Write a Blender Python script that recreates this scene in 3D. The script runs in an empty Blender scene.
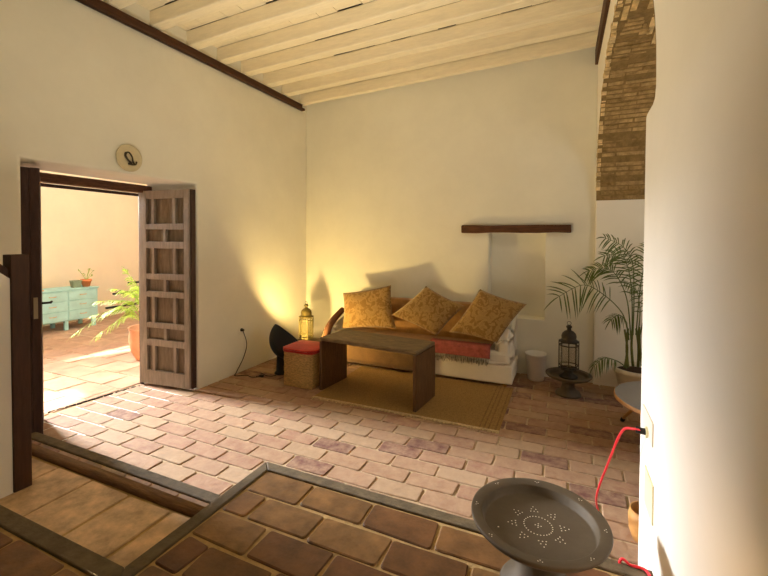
import bpy, bmesh, math, random
from mathutils import Vector, Matrix, noise
random.seed(11)
C = bpy.context.scene.collection
PI = math.pi
sc = bpy.context.scene

# ------------------------------------------------------------------ camera
F, PX, PY, H = 406.0, 384.0, 248.0, 1.5
pitch, yaw, roll = math.radians(1.27), math.radians(23.85), math.radians(0.25)
fw = Vector((-math.sin(yaw)*math.cos(pitch), math.cos(yaw)*math.cos(pitch), -math.sin(pitch)))
rt0 = Vector((math.cos(yaw), math.sin(yaw), 0)); up0 = rt0.cross(fw)
rt = rt0*math.cos(roll)+up0*math.sin(roll); up = up0*math.cos(roll)-rt0*math.sin(roll)
cam = bpy.data.cameras.new('camera'); co = bpy.data.objects.new('camera', cam); C.objects.link(co)
M = Matrix.Identity(4)
for i in range(3):
    M[i][0], M[i][1], M[i][2] = rt[i], up[i], -fw[i]
M[2][3] = H
co.matrix_world = M
cam.sensor_width = 36; cam.lens = 36*F/768; cam.shift_y = -(288-PY)/768; cam.clip_start = .02
sc.camera = co
sc.view_settings.view_transform = 'Standard'; sc.view_settings.look = 'None'
sc.view_settings.gamma = 1; sc.view_settings.use_curve_mapping = False
sc.view_settings.exposure = 0.09
try:
    sc.cycles.use_denoising = True
    sc.cycles.max_bounces = 10; sc.cycles.diffuse_bounces = 7; sc.cycles.sample_clamp_indirect = 6
except Exception: pass

def at(u, v, y):
    "point seen at (u, v) of the photograph on the plane at depth y"
    d = fw + rt*((u-PX)/F) - up*((v-PY)/F)
    t = y/d.y
    return Vector((d.x*t, y, H+d.z*t))

# ------------------------------------------------------------------ materials
def lin(h):
    h = h.lstrip('#'); r = []
    for i in (0, 2, 4):
        c = int(h[i:i+2], 16)/255
        r.append(c/12.92 if c <= .04045 else ((c+.055)/1.055)**2.4)
    return (*r, 1)
def mat(name, col, rough=.7, metal=0, bump=0, bscale=30, var=0, vscale=6, col2=None, spec=.3, stretch=None, trans=0, alpha=None, attr=False, sheen=0):
    m = bpy.data.materials.new(name); m.use_nodes = True
    nt = m.node_tree; N = nt.nodes; L = nt.links
    b = N['Principled BSDF']
    b.inputs['Roughness'].default_value = rough; b.inputs['Metallic'].default_value = metal
    b.inputs['Specular IOR Level'].default_value = spec
    if trans: b.inputs['Transmission Weight'].default_value = trans
    if alpha is not None: b.inputs['Alpha'].default_value = alpha
    if sheen: b.inputs['Sheen Weight'].default_value = sheen
    c1 = lin(col)
    b.inputs['Base Color'].default_value = c1
    tc = N.new('ShaderNodeTexCoord'); vec = tc.outputs['Object']
    if stretch:
        mp = N.new('ShaderNodeMapping'); mp.inputs['Scale'].default_value = stretch
        L.new(vec, mp.inputs['Vector']); vec = mp.outputs['Vector']
    src = None
    if attr:
        a = N.new('ShaderNodeVertexColor'); a.layer_name = 'Col'; src = a.outputs['Color']
    if var or col2:
        n = N.new('ShaderNodeTexNoise'); n.inputs['Scale'].default_value = vscale; n.inputs['Detail'].default_value = 6
        n.inputs['Roughness'].default_value = .65
        L.new(vec, n.inputs['Vector'])
        r = N.new('ShaderNodeMapRange'); r.inputs[1].default_value = .35; r.inputs[2].default_value = .68
        L.new(n.outputs['Fac'], r.inputs[0])
        mx = N.new('ShaderNodeMix'); mx.data_type = 'RGBA'
        if col2:
            mx.inputs[7].default_value = lin(col2)
            if src: L.new(src, mx.inputs[6])
            else: mx.inputs[6].default_value = c1
            r.inputs[4].default_value = var if var else 1.0
            L.new(r.outputs[0], mx.inputs[0])
        else:
            mx.blend_type = 'MULTIPLY'; mx.inputs[0].default_value = 1
            r.inputs[3].default_value = 1-var; r.inputs[4].default_value = 1+var*.4
            cc = N.new('ShaderNodeCombineColor')
            for k in range(3): L.new(r.outputs[0], cc.inputs[k])
            if src: L.new(src, mx.inputs[6])
            else: mx.inputs[6].default_value = c1
            L.new(cc.outputs[0], mx.inputs[7])
        src = mx.outputs[2]
    if src: L.new(src, b.inputs['Base Color'])
    if bump:
        n2 = N.new('ShaderNodeTexNoise'); n2.inputs['Scale'].default_value = bscale; n2.inputs['Detail'].default_value = 5
        L.new(vec, n2.inputs['Vector'])
        bp = N.new('ShaderNodeBump'); bp.inputs['Strength'].default_value = bump; bp.inputs['Distance'].default_value = .01
        L.new(n2.outputs['Fac'], bp.inputs['Height']); L.new(bp.outputs['Normal'], b.inputs['Normal'])
    return m
plaster = mat('plaster', '#e8e6da', .9, bump=.25, bscale=5, var=.06, vscale=1.4, spec=.1)
plaster_white = mat('plaster_white', '#f2efe8', .85, bump=.2, bscale=4, var=.03, vscale=2, spec=.15)
court_plaster = mat('courtyard_plaster', '#f4e4c8', .9, bump=.2, bscale=5, var=.05, vscale=2, spec=.05)
paint_wood = mat('white_painted_wood', '#f0e6ce', .75, bump=.2, bscale=18, var=.08, vscale=7, stretch=(1, 6, 6), spec=.2)
dark_void = mat('dark_gap', '#2a1c0e', .95)
old_wood = mat('old_dark_wood', '#664430', .7, bump=.5, bscale=20, var=.45, vscale=8, stretch=(1.5, 1.5, 8))
plate_wood = mat('dark_wall_plate_wood', '#4c2e19', .65, bump=.3, bscale=20, var=.3, vscale=9, stretch=(8, 1, 8))
lintel_wood = mat('lintel_wood', '#5c3a24', .75, bump=.5, bscale=25, var=.4, vscale=9, stretch=(1, 8, 8))
nosing_wood = mat('step_nosing_wood', '#685a44', .7, bump=.4, bscale=30, var=.35, vscale=8, stretch=(2, 2, 5))
step_rail_wood = mat('step_rail_wood', '#7a5838', .7, bump=.5, bscale=25, var=.35, vscale=9, stretch=(1, 8, 8))
door_wood = mat('door_panel_wood', '#7f705e', .6, bump=.35, bscale=25, var=.35, vscale=7, stretch=(6, 6, 1))  # panels tinted darker than the frame, recess shade put into the colour
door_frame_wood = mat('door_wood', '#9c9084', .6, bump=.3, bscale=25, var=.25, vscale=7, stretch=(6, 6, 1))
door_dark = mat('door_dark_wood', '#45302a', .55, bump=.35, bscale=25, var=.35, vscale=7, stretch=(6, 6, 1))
newel_wood = mat('newel_wood', '#4a3020', .5, bump=.2, bscale=25, var=.3, vscale=7, stretch=(8, 8, 1))
table_top_wood = mat('table_top_wood', '#7d6a50', .6, bump=.4, bscale=25, var=.5, vscale=6, stretch=(1.5, 9, 9))
table_side_wood = mat('table_side_wood', '#66492c', .6, bump=.3, bscale=25, var=.4, vscale=6, stretch=(9, 9, 1.5))
tile_m = mat('terracotta_tile', '#b98a6c', .72, bump=.7, bscale=24, var=.62, vscale=13, col2='#b89c7e', attr=True, spec=.25)
tile_land = mat('waxed_terracotta_tile', '#9a6a3e', .5, bump=.45, bscale=22, var=.45, vscale=8, attr=True, spec=.35)
mortar = mat('mortar', '#bda686', .95, bump=.6, bscale=60, var=.25, vscale=20)
mortar_land = mat('landing_mortar', '#b89a68', .95, bump=.6, bscale=60, var=.25, vscale=20)
tile_court = mat('courtyard_tile', '#d5b092', .8, bump=.3, bscale=20, var=.25, vscale=4, attr=True, spec=.1)
brick_dark = mat('brick_dark', '#86704f', .95, bump=.9, bscale=35, var=.45, vscale=14, attr=True, spec=.05)
brick_gap = mat('brick_mortar', '#8d764e', .95, bump=.9, bscale=50, var=.3, vscale=20)
black_metal = mat('blackened_metal', '#3b352d', .5, metal=.55, bump=.15, bscale=60, var=.3, vscale=9, spec=.4)
tray_metal = mat('tray_metal', '#5a4e3e', .62, metal=.1, bump=.1, bscale=60, var=.2, vscale=7, spec=.4)
brass = mat('aged_brass', '#5e5228', .5, metal=.5, bump=.1, var=.3, vscale=20)
glass_y = mat('lantern_glass', '#6e6436', .7, alpha=.5)
glass_s = mat('smoky_lantern_glass', '#a99c82', .25, trans=.5, alpha=.4)
dot_m = mat('inlaid_dots', '#f3ecdc', .4)
lamp_black = mat('lamp_black', '#22262c', .5, var=.15, vscale=5)
lamp_in = mat('lamp_inside', '#f0e6d0', .6)
rubber = mat('black_rubber', '#1d1a18', .5)
red_plastic = mat('red_cord', '#e0323c', .5)
white_cloth = mat('white_slipcover', '#ece5d6', .95, bump=.5, bscale=9, var=.06, vscale=5, sheen=.2)
jute = mat('jute', '#dcb97c', .95, bump=1, bscale=70, var=.4, vscale=40, stretch=(1, 1, 3))
red_felt = mat('red_felt', '#c22a22', .95, bump=.4, bscale=40, var=.2, vscale=12, sheen=.3)
rug_m = mat('jute_rug', '#a88652', 1, bump=1, bscale=120, var=.3, vscale=40, stretch=(3, 1, 1))
rug_stripe = mat('rug_stripe', '#957548', 1, bump=.8, bscale=120, var=.3, vscale=40)
rug_edge = mat('rug_frayed_edge', '#dcc494', 1, bump=1, bscale=120, var=.4, vscale=60)
red_weave = mat('red_weave', '#a85a50', .95, bump=.6, bscale=60, var=.3, vscale=25)
fringe_m = mat('grey_fringe', '#8f8672', .95, bump=.5, bscale=50, var=.4, vscale=40)
leaf_m = mat('palm_leaf', '#5c6c36', .55, var=.35, vscale=8)
leaf_c = mat('courtyard_leaf', '#9cae3e', .55, var=.35, vscale=8)
stem_m = mat('palm_stem', '#6d7038', .6, var=.3, vscale=10)
soil_m = mat('soil', '#3a2a1c', 1, bump=.8, bscale=50)
pot_white = mat('white_pot', '#d9d0c0', .6, var=.08, vscale=6)
terracotta = mat('terracotta_pot', '#cf7a48', .8, var=.2, vscale=8)
terra_pale = mat('pale_terracotta', '#d99a72', .85, var=.2, vscale=8)
zinc = mat('grey_green_pot', '#7c8468', .7, var=.2, vscale=10)
bucket_m = mat('cloudy_plastic', '#f4f2ec', .4, alpha=.88)
aqua = mat('aqua_paint', '#a6d0ca', .7, bump=.2, bscale=20, var=.14, vscale=6)
aqua_d = mat('aqua_drawer', '#b0d8d0', .7, bump=.2, bscale=20, var=.14, vscale=6)
plank_m = mat('orange_plank', '#d79a5a', .8)
blue_top = mat('blue_grey_laminate', '#8f8f94', .45, var=.08, vscale=5)
ply = mat('plywood_edge', '#d2a06e', .6, var=.15, vscale=20)
tan_wood = mat('tan_wood', '#c08c4e', .6, var=.25, vscale=9)
ceramic = mat('ceramic', '#cfc2a0', .35, var=.1, vscale=14, spec=.5)
ink = mat('dark_glaze', '#3a3124', .4)
outlet_m = mat('outlet_plastic', '#ece6d4', .45)
outlet_y = mat('ivory_plastic', '#e6e2bb', .45)
steel = mat('lock_steel', '#a89a84', .4, metal=.7)
iron = mat('black_iron', '#241f1a', .6, metal=.3)
def fabric():
    m = mat('ochre_brocade', '#b58a45', .9, bump=.5, bscale=80, spec=.1, sheen=.2)
    nt = m.node_tree; N = nt.nodes; L = nt.links; b = N['Principled BSDF']
    tc = N.new('ShaderNodeTexCoord')
    n = N.new('ShaderNodeTexNoise'); n.inputs['Scale'].default_value = 15; n.inputs['Detail'].default_value = 2; n.inputs['Distortion'].default_value = 1.6
    L.new(tc.outputs['Object'], n.inputs['Vector'])
    v = N.new('ShaderNodeTexVoronoi'); v.inputs['Scale'].default_value = 11; L.new(n.outputs['Color'], v.inputs['Vector'])
    cr = N.new('ShaderNodeValToRGB'); e = cr.color_ramp.elements
    e[0].position = .40; e[0].color = lin('#97794a'); e[1].position = .56; e[1].color = lin('#856638')
    x = cr.color_ramp.elements.new(.48); x.color = lin('#a28452')
    L.new(n.outputs['Fac'], cr.inputs[0]); L.new(cr.outputs[0], b.inputs['Base Color'])
    return m
brocade = fabric()
spread_shaded = mat('shaded_bedspread_drop', '#735634', .95, bump=.4, bscale=60, var=.25, vscale=10, sheen=.2)  # darker copy of the bedspread, table's shade put into the colour
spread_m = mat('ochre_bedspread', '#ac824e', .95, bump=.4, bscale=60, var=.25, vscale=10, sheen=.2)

# ------------------------------------------------------------------ mesh helpers
def obj(name, bm, m, parent=None, smooth=False, bevel=0, subsurf=0):
    me = bpy.data.meshes.new(name)
    bmesh.ops.recalc_face_normals(bm, faces=bm.faces[:])
    bm.to_mesh(me); bm.free()
    for x in (m if isinstance(m, (list, tuple)) else [m]): me.materials.append(x)
    o = bpy.data.objects.new(name, me); C.objects.link(o)
    if parent is not None:
        o.parent = parent
        o.matrix_parent_inverse = parent.matrix_basis.inverted()
    if smooth:
        for p in me.polygons: p.use_smooth = True
    if bevel:
        b = o.modifiers.new('bevel', 'BEVEL'); b.width = bevel; b.segments = 2; b.limit_method = 'ANGLE'; b.angle_limit = .6
    if subsurf:
        s = o.modifiers.new('sub', 'SUBSURF'); s.levels = subsurf; s.render_levels = subsurf
    return o
def tag(o, label, cat, group=None, kind=None):
    o['label'] = label; o['category'] = cat
    if group: o['group'] = group
    if kind: o['kind'] = kind
    return o
def thing(name, label, cat, loc=(0, 0, 0), group=None, kind=None):
    o = bpy.data.objects.new(name, None); C.objects.link(o); o.location = loc; o.empty_display_size = .05
    return tag(o, label, cat, group, kind)
def struct(name, bm, m, parent=None, **k):
    o = obj(name, bm, m, parent, **k)
    if parent is None: o['kind'] = 'structure'
    return o
def new(): return bmesh.new()
def box(bm, lo, hi, mi=0, T=None):
    vs = []
    for x in (lo[0], hi[0]):
        for y in (lo[1], hi[1]):
            for z in (lo[2], hi[2]):
                p = Vector((x, y, z)); vs.append(bm.verts.new(T @ p if T else p))
    fs = []
    for q in ((0, 1, 3, 2), (4, 6, 7, 5), (0, 4, 5, 1), (2, 3, 7, 6), (0, 2, 6, 4), (1, 5, 7, 3)):
        f = bm.faces.new([vs[i] for i in q]); f.material_index = mi; fs.append(f)
    return fs
def B(lo, hi, T=None):
    bm = new(); box(bm, lo, hi, 0, T); return bm
def prism(bm, poly, z0, z1, mi=0):
    a = [bm.verts.new((x, y, z0)) for x, y in poly]; b = [bm.verts.new((x, y, z1)) for x, y in poly]
    n = len(poly); fs = [bm.faces.new(a), bm.faces.new(b)]
    for i in range(n): fs.append(bm.faces.new((a[i], a[(i+1) % n], b[(i+1) % n], b[i])))
    for f in fs: f.material_index = mi
def extrude_yz(bm, poly, x0, x1, mi=0):
    a = [bm.verts.new((x0, y, z)) for y, z in poly]; b = [bm.verts.new((x1, y, z)) for y, z in poly]
    n = len(poly); fs = [bm.faces.new(a), bm.faces.new(b)]
    for i in range(n): fs.append(bm.faces.new((a[i], a[(i+1) % n], b[(i+1) % n], b[i])))
    for f in fs: f.material_index = mi
def lathe(bm, prof, seg=32, loc=(0, 0, 0), T=None, mi=0, cap0=True, cap1=True, scale_y=1):
    rings = []
    for r, z in prof:
        ring = []
        for i in range(seg):
            a = 2*PI*i/seg; p = Vector((r*math.cos(a), r*math.sin(a)*scale_y, z))
            p = T @ p if T else p
            ring.append(bm.verts.new(p+Vector(loc)))
        rings.append(ring)
    for a, b in zip(rings, rings[1:]):
        for i in range(seg):
            f = bm.faces.new((a[i], a[(i+1) % seg], b[(i+1) % seg], b[i])); f.material_index = mi
    if cap0: bm.faces.new(rings[0]).material_index = mi
    if cap1: bm.faces.new(rings[-1]).material_index = mi
def spline(pts, n=8):
    pts = [Vector(p) for p in pts]
    out = []
    for i in range(len(pts)-1):
        p0 = pts[max(i-1, 0)]; p1 = pts[i]; p2 = pts[i+1]; p3 = pts[min(i+2, len(pts)-1)]
        for k in range(n):
            t = k/n
            out.append(.5*((2*p1)+(p2-p0)*t+(2*p0-5*p1+4*p2-p3)*t*t+(3*p1-p0-3*p2+p3)*t**3))
    out.append(pts[-1]); return out
def tube(bm, pts, r, seg=8, r1=None, mi=0):
    rings = []; n = len(pts)
    ref = Vector((0, 0, 1))
    for i, p in enumerate(pts):
        p = Vector(p)
        t = (Vector(pts[min(i+1, n-1)])-Vector(pts[max(i-1, 0)])).normalized()
        a = t.cross(ref)
        if a.length < .05: a = t.cross(Vector((1, 0, 0)))
        a.normalize(); b = a.cross(t)
        rr = r if r1 is None else r+(r1-r)*i/(n-1)
        rings.append([bm.verts.new(p+a*rr*math.cos(2*PI*k/seg)+b*rr*math.sin(2*PI*k/seg)) for k in range(seg)])
    for x, y in zip(rings, rings[1:]):
        for k in range(seg):
            bm.faces.new((x[k], x[(k+1) % seg], y[(k+1) % seg], y[k])).material_index = mi
    bm.faces.new(rings[0]); bm.faces.new(rings[-1])
def rbox(lo, hi, r=.03, seg=3, cuts=0, wob=0, wscale=4):
    bm = B(lo, hi)
    if cuts: bmesh.ops.subdivide_edges(bm, edges=bm.edges[:], cuts=cuts, use_grid_fill=True)
    sharp = [e for e in bm.edges if len(e.link_faces) == 2 and e.calc_face_angle() > .5]
    bmesh.ops.bevel(bm, geom=sharp, offset=r, segments=seg, profile=.5, affect='EDGES')
    if wob:
        bm.normal_update()
        for v in bm.verts: v.co += v.normal*wob*noise.noise(v.co*wscale)
    return bm
def cut(o, cutters, bevel=0):
    for c in cutters:
        me = bpy.data.meshes.new('tmp'); bmesh.ops.recalc_face_normals(c, faces=c.faces[:]); c.to_mesh(me); c.free()
        t = bpy.data.objects.new('tmp', me); C.objects.link(t)
        md = o.modifiers.new('b', 'BOOLEAN'); md.operation = 'DIFFERENCE'; md.object = t; md.solver = 'EXACT'
    bpy.context.view_layer.update()
    dg = bpy.context.evaluated_depsgraph_get()
    nm = bpy.data.meshes.new_from_object(o.evaluated_get(dg))
    for md in list(o.modifiers):
        t = md.object; o.modifiers.remove(md); bpy.data.objects.remove(t)
    o.data = nm
    if bevel:
        b = o.modifiers.new('bevel', 'BEVEL'); b.width = bevel; b.segments = 3; b.limit_method = 'ANGLE'; b.angle_limit = .5
    return o
def col_layer(bm): return bm.loops.layers.float_color.get('Col') or bm.loops.layers.float_color.new('Col')
def tile(bm, T, w, h, col, mi, jit=.004, rc=.012, depth=.012, inset=.0045, dome=.0015):
    "one hand-made tile: T maps its own plane (x,y, top at z=0)"
    L = col_layer(bm); pts = []
    for cx, cy, a0 in ((1, 1, 0), (-1, 1, 90), (-1, -1, 180), (1, -1, 270)):
        jx, jy = random.uniform(-jit, jit), random.uniform(-jit, jit)
        for k in range(3):
            a = math.radians(a0+45*k)
            pts.append((cx*(w/2-rc)+rc*math.cos(a)+jx, cy*(h/2-rc)+rc*math.sin(a)+jy))
    tilt = (random.uniform(-.012, .012), random.uniform(-.012, .012))
    zz = lambda x, y: tilt[0]*x+tilt[1]*y
    top = [bm.verts.new(T @ Vector((x*(1-2*inset/w), y*(1-2*inset/h), zz(x, y)))) for x, y in pts]
    rim = [bm.verts.new(T @ Vector((x, y, zz(x, y)-.004))) for x, y in pts]
    bot = [bm.verts.new(T @ Vector((x, y, -depth))) for x, y in pts]
    n = len(pts); fs = [bm.faces.new(top)]
    for i in range(n):
        j = (i+1) % n
        fs.append(bm.faces.new((rim[i], rim[j], top[j], top[i]))); fs.append(bm.faces.new((bot[i], bot[j], rim[j], rim[i])))
    for f in fs:
        f.material_index = mi
        for l in f.loops: l[L] = col
def mixc(a, b, t): return tuple(a[i]*(1-t)+b[i]*t for i in range(3))+(1,)
def clip_tiles(bm, x0, x1, y0, y1, px, py, ox, oy, z, pal, mi, grout=.012, offs=.5, inside=None, jit=.004):
    j0 = math.floor((y0-oy)/py)-1; j1 = math.ceil((y1-oy)/py)+1
    for j in range(j0, j1):
        ya, yb = oy+j*py, oy+(j+1)*py
        sh = (j % 2)*offs*px + random.uniform(-.012, .012)
        i0 = math.floor((x0-ox-sh)/px)-1; i1 = math.ceil((x1-ox-sh)/px)+1
        for i in range(i0, i1):
            xa, xb = ox+sh+i*px, ox+sh+(i+1)*px
            A, Bq, Cq, D = max(xa, x0), min(xb, x1), max(ya, y0), min(yb, y1)
            if Bq-A < .04 or D-Cq < .03: continue
            cx, cy = (A+Bq)/2, (Cq+D)/2
            if inside and not inside(cx, cy): continue
            T = Matrix.Translation((cx, cy, z))
            tile(bm, T, Bq-A-grout, D-Cq-grout, pal(cx, cy), mi, jit)

# ------------------------------------------------------------------ floor
def pal_floor(x, y):
    r = random.random()
    if r < (.15 if x > -1.9 else .03): c = mixc(lin('#8c6258'), lin('#7c524c'), random.random())
    elif r < .42: c = mixc(lin('#b48a74'), lin('#aa806a'), random.random())
    elif r < .78: c = mixc(lin('#bb967c'), lin('#b38d72'), random.random())
    else: c = mixc(lin('#c0a286'), lin('#b99a7c'), random.random())
    return (c[0]*.72, c[1]*.72, c[2]*.71, 1)
def pal_land(x, y):
    r = random.random()
    if r < .3: return mixc(lin('#74502f'), lin('#68432b'), random.random())
    return mixc(lin('#8f6b42'), lin('#7f5a36'), random.random())
def pal_court(x, y): return mixc(lin('#bd9c82'), lin('#b08c74'), random.random())
bm = new(); col_layer(bm)
box(bm, (-3.98, 1.2, -.1), (3.2, 5.6, -.007), 0)
clip_tiles(bm, -3.95, 1.6, 1.4, 4.78, .312, .143, -1.045, 2.166, 0, pal_floor, 1)
fl = struct('floor', bm, [mortar, tile_m]); tag(fl, 'worn pink terracotta brick floor running from the doorway to the sofa', 'floor', kind='structure')
bm = new(); col_layer(bm)
box(bm, (-9.0, -1, -.1), (-3.985, 7.4, -.007), 0)
clip_tiles(bm, -8.1, -3.99, 0, 6.4, .44, .30, -4.3, 2.0, 0, pal_court, 1, grout=.014)
tag(struct('courtyard_floor', bm, [mortar, tile_court]), 'sunlit peach tiled courtyard floor outside the doorway', 'floor', kind='structure')

# step and landing
LX, LY, CY0, ZS, ZL = -1.41, 1.675, .925, .165, .33
bm = new(); col_layer(bm)
box(bm, (-3.3, .5, -.05), (LX-.001, 1.555, ZS-.007), 0)
def pal_step(x, y): return mixc(lin('#dcbc96'), lin('#cca67a'), random.random())
for k in range(7):
    xa = -3.28+k*.31
    xb = min(xa+.305, LX-.01)
    if xb-xa > .05: tile(bm, Matrix.Translation(((xa+xb)/2, 1.14, ZS)), xb-xa-.008, .46, pal_step(0, 0), 1, .004)
for k in range(9):
    xa = -3.28+k*.21; tile(bm, Matrix.Translation((xa+.1, 1.468, ZS)), .2, .045, pal_floor(0, 0), 1, .002)
st = struct('stair_step', bm, [mortar_land, tile_land]); tag(st, 'low tiled step between the doorway and the landing', 'step', kind='structure')
obj('nosing', B((-3.3, 1.495, ZS-.05), (LX-.002, 1.562, ZS+.004)), nosing_wood, st, bevel=.008)
obj('wood_rail', rbox((-3.3, 1.385, ZS-.02), (LX-.002, 1.447, ZS+.014), .01, 3), step_rail_wood, st, smooth=True)
bm = new(); col_layer(bm)
poly = [(-3.3, -2.6), (.6, -2.6), (.6, LY-.005), (LX+.005, LY-.005), (LX+.005, CY0-.005), (-3.3, CY0-.005)]
prism(bm, poly, -.05, ZL-.007, 0)
clip_tiles(bm, LX+.065, .30, -.6, LY-.065, .308, .158, -1.064, 1.452, ZL, pal_land, 1, grout=.013, jit=.006)
clip_tiles(bm, -3.3, LX+.065, -.2, CY0-.075, .308, .158, -1.3, .85-.158, ZL, pal_land, 1, grout=.013, jit=.006)
ld = struct('landing', bm, [mortar_land, tile_land]); tag(ld, 'raised landing of dark waxed terracotta tiles in the foreground', 'landing', kind='structure')
bm = new(); prism(bm, [(LX+.055, LY), (LX, LY), (.6, LY), (.6, LY-.058), (LX+.058, LY-.058)][1:], ZL-.06, ZL+.004)
obj('nosing', bm, nosing_wood, ld, bevel=.006)
bm = new(); prism(bm, [(LX, LY-.001), (LX+.058, LY-.0585), (LX+.058, CY0-.068), (LX, CY0)], ZL-.06, ZL+.004)
obj('nosing', bm, nosing_wood, ld, bevel=.006)
bm = new(); prism(bm, [(LX-.001, CY0), (LX+.057, CY0-.069), (-3.3, CY0-.069), (-3.3, CY0)], ZL-.06, ZL+.004)
obj('nosing', bm, nosing_wood, ld, bevel=.006)

# ------------------------------------------------------------------ walls
YB, XL, XR, ZT = 4.76, -3.3, .30, 3.75
w = struct('wall_left', B((-3.96, -2.75, -.1), (XL, 7.4, ZT)), plaster)
c = new(); prism(c, [(-3.2, 1.45), (-3.2, 2.925), (XL, 2.915), (-4.1, 2.848), (-4.1, 1.84), (XL, 1.495)], -.005, 2.03)
for v in c.verts:
    if v.co.z > 1 and v.co.x < -3.9: v.co.z = 2.06
cut(w, [c], .018); tag(w, 'long cream plaster wall with the open doorway', 'wall', kind='structure')
w = struct('wall_back', B((XL, YB, -.1), (XR, YB+.5, ZT)), plaster)
cut(w, [B((-.785, YB-.1, .62), (-.178, YB+.16, 1.575))], .012); tag(w, 'cream plaster back wall with a small niche above the sofa', 'wall', kind='structure')
# right wall with the brick arch
AY, AH, ZSP, ZR = 3.245, 1.475, 2.1, .97
def arch_pts(off=0, n=26):
    p = []
    for i in range(n+1):
        a = PI*i/n; p.append((AY+(AH+off)*math.cos(a), ZSP+(ZR+off)*math.sin(a)))
    return p
XR2 = 1.02
w = struct('wall_right', B((XR, -2.75, -.1), (XR2, 5.2, ZT)), plaster_white)
c = new(); extrude_yz(c, [(AY+AH, -.3)]+arch_pts()+[(AY-AH, 2.06), (AY-AH+.015, 2.03), (AY-AH+.05, 2.018), (1.94, 2.012), (1.955, 1.995), (1.955, -.3)], XR-.1, XR2+.1)
cut(w, [c], .012); tag(w, 'white plaster wall at the right with a brick arch cut through', 'wall', kind='structure')
# brick lining of the arch: bricks laid on the soffit
bm = new(); col_layer(bm)
def brick(bm, T, w_, h_, d_, col, mi=0):
    L = col_layer(bm)
    q = [random.uniform(-.006, .006) for _ in range(6)]
    fs = box(bm, (-w_/2+q[0], -h_/2+q[1]*.5, -d_), (w_/2+q[2], h_/2+q[3]*.5, q[4]), mi, T)
    for f in fs:
        for l in f.loops: l[L] = col
ap = arch_pts(-.013, 400)
cum = [0]
for a, b in zip(ap, ap[1:]): cum.append(cum[-1]+math.hypot(a[0]-b[0], a[1]-b[1]))
def arch_at(s):
    for i in range(len(cum)-1):
        if cum[i+1] >= s:
            t = (s-cum[i])/(cum[i+1]-cum[i]); a, b = ap[i], ap[i+1]
            return Vector((0, a[0]+(b[0]-a[0])*t, a[1]+(b[1]-a[1])*t)), Vector((0, b[0]-a[0], b[1]-a[1])).normalized()
    return Vector((0, *ap[-1])), Vector((0, ap[-1][0]-ap[-2][0], ap[-1][1]-ap[-2][1])).normalized()
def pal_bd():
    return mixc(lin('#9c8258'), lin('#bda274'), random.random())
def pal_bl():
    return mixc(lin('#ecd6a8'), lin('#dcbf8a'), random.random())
def soffit_T(p, t, x):
    nrm = Vector((0, AY-p.y, (ZSP-.2-p.z)*.9)).normalized()
    xa = Vector((1, 0, 0)); ya = t; za = xa.cross(ya)
    if za.dot(nrm) < 0: za = -za
    T = Matrix.Identity(4)
    for i in range(3): T[i][0], T[i][1], T[i][2], T[i][3] = xa[i], ya[i], za[i], p[i]
    T[0][3] = x
    return T
zb = 1.905; hh = .048
# straight part of the far jamb
zz = zb; row = 0
while zz < ZSP:
    x = XR+.02 - (row % 2)*.12; row += 1
    while x < XR2:
        xe = min(x+.25, XR2); xs = max(x, XR+.01)
        if xe-xs > .04:
            T = soffit_T(Vector((0, AY+AH-.005, zz+hh/2)), Vector((0, 0, 1)), (xs+xe)/2)
            brick(bm, T, xe-xs-.012, hh-.014, .03, pal_bd())
        x = xe if xe < XR2 else XR2
    zz += hh
total = cum[-1]
def step_of(q):
    for i in range(len(cum)-1):
        if cum[i+1] >= q: return i/400*26
    return 26
XA = .43
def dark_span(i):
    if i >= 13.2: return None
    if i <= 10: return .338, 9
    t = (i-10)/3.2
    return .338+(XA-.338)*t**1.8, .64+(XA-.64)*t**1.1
def rows_dark(p, t, i, h, row):
    sp = dark_span(i)
    if not sp: return
    x = sp[0]-(row % 2)*.12
    while x < min(sp[1], XR2):
        xs, xe = max(x, sp[0]), min(x+.25, sp[1], XR2)
        if xe-xs > .02: brick(bm, soffit_T(p, t, (xs+xe)/2), xe-xs-.012, h-.014, .03, pal_bd())
        x += .25
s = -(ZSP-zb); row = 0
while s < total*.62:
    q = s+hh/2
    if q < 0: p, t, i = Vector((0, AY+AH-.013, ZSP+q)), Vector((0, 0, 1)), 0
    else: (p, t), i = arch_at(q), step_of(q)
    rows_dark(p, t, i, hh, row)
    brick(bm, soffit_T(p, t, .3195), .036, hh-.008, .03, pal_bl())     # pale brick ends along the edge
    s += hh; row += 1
# paler bricks laid on edge, running along the curve over the crown
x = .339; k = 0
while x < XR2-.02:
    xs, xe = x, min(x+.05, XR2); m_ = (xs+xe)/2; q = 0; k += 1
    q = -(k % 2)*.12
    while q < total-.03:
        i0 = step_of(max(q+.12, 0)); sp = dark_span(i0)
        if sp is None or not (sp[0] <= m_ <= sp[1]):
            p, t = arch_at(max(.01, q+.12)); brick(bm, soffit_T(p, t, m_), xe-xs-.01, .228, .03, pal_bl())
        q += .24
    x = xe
ar = obj('brick_arch', bm, [brick_dark], w)
bm = new()
ri, ro = arch_pts(-.009, 40), arch_pts(.03, 40)
for x0, x1 in ((XR+.002, XR2),):
    a = [[bm.verts.new((xx, y, z)) for y, z in pts] for xx in (x0, x1) for pts in (ri, ro)]
    for i in range(40):
        for p, q in ((0, 1), (2, 3), (0, 2), (1, 3)):
            bm.faces.new((a[p][i], a[p][i+1], a[q][i+1], a[q][i]))
box(bm, (XR+.002, AY+AH-.009, zb), (XR2, AY+AH+.03, ZSP))
obj('arch_mortar', bm, brick_gap, w)
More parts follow.
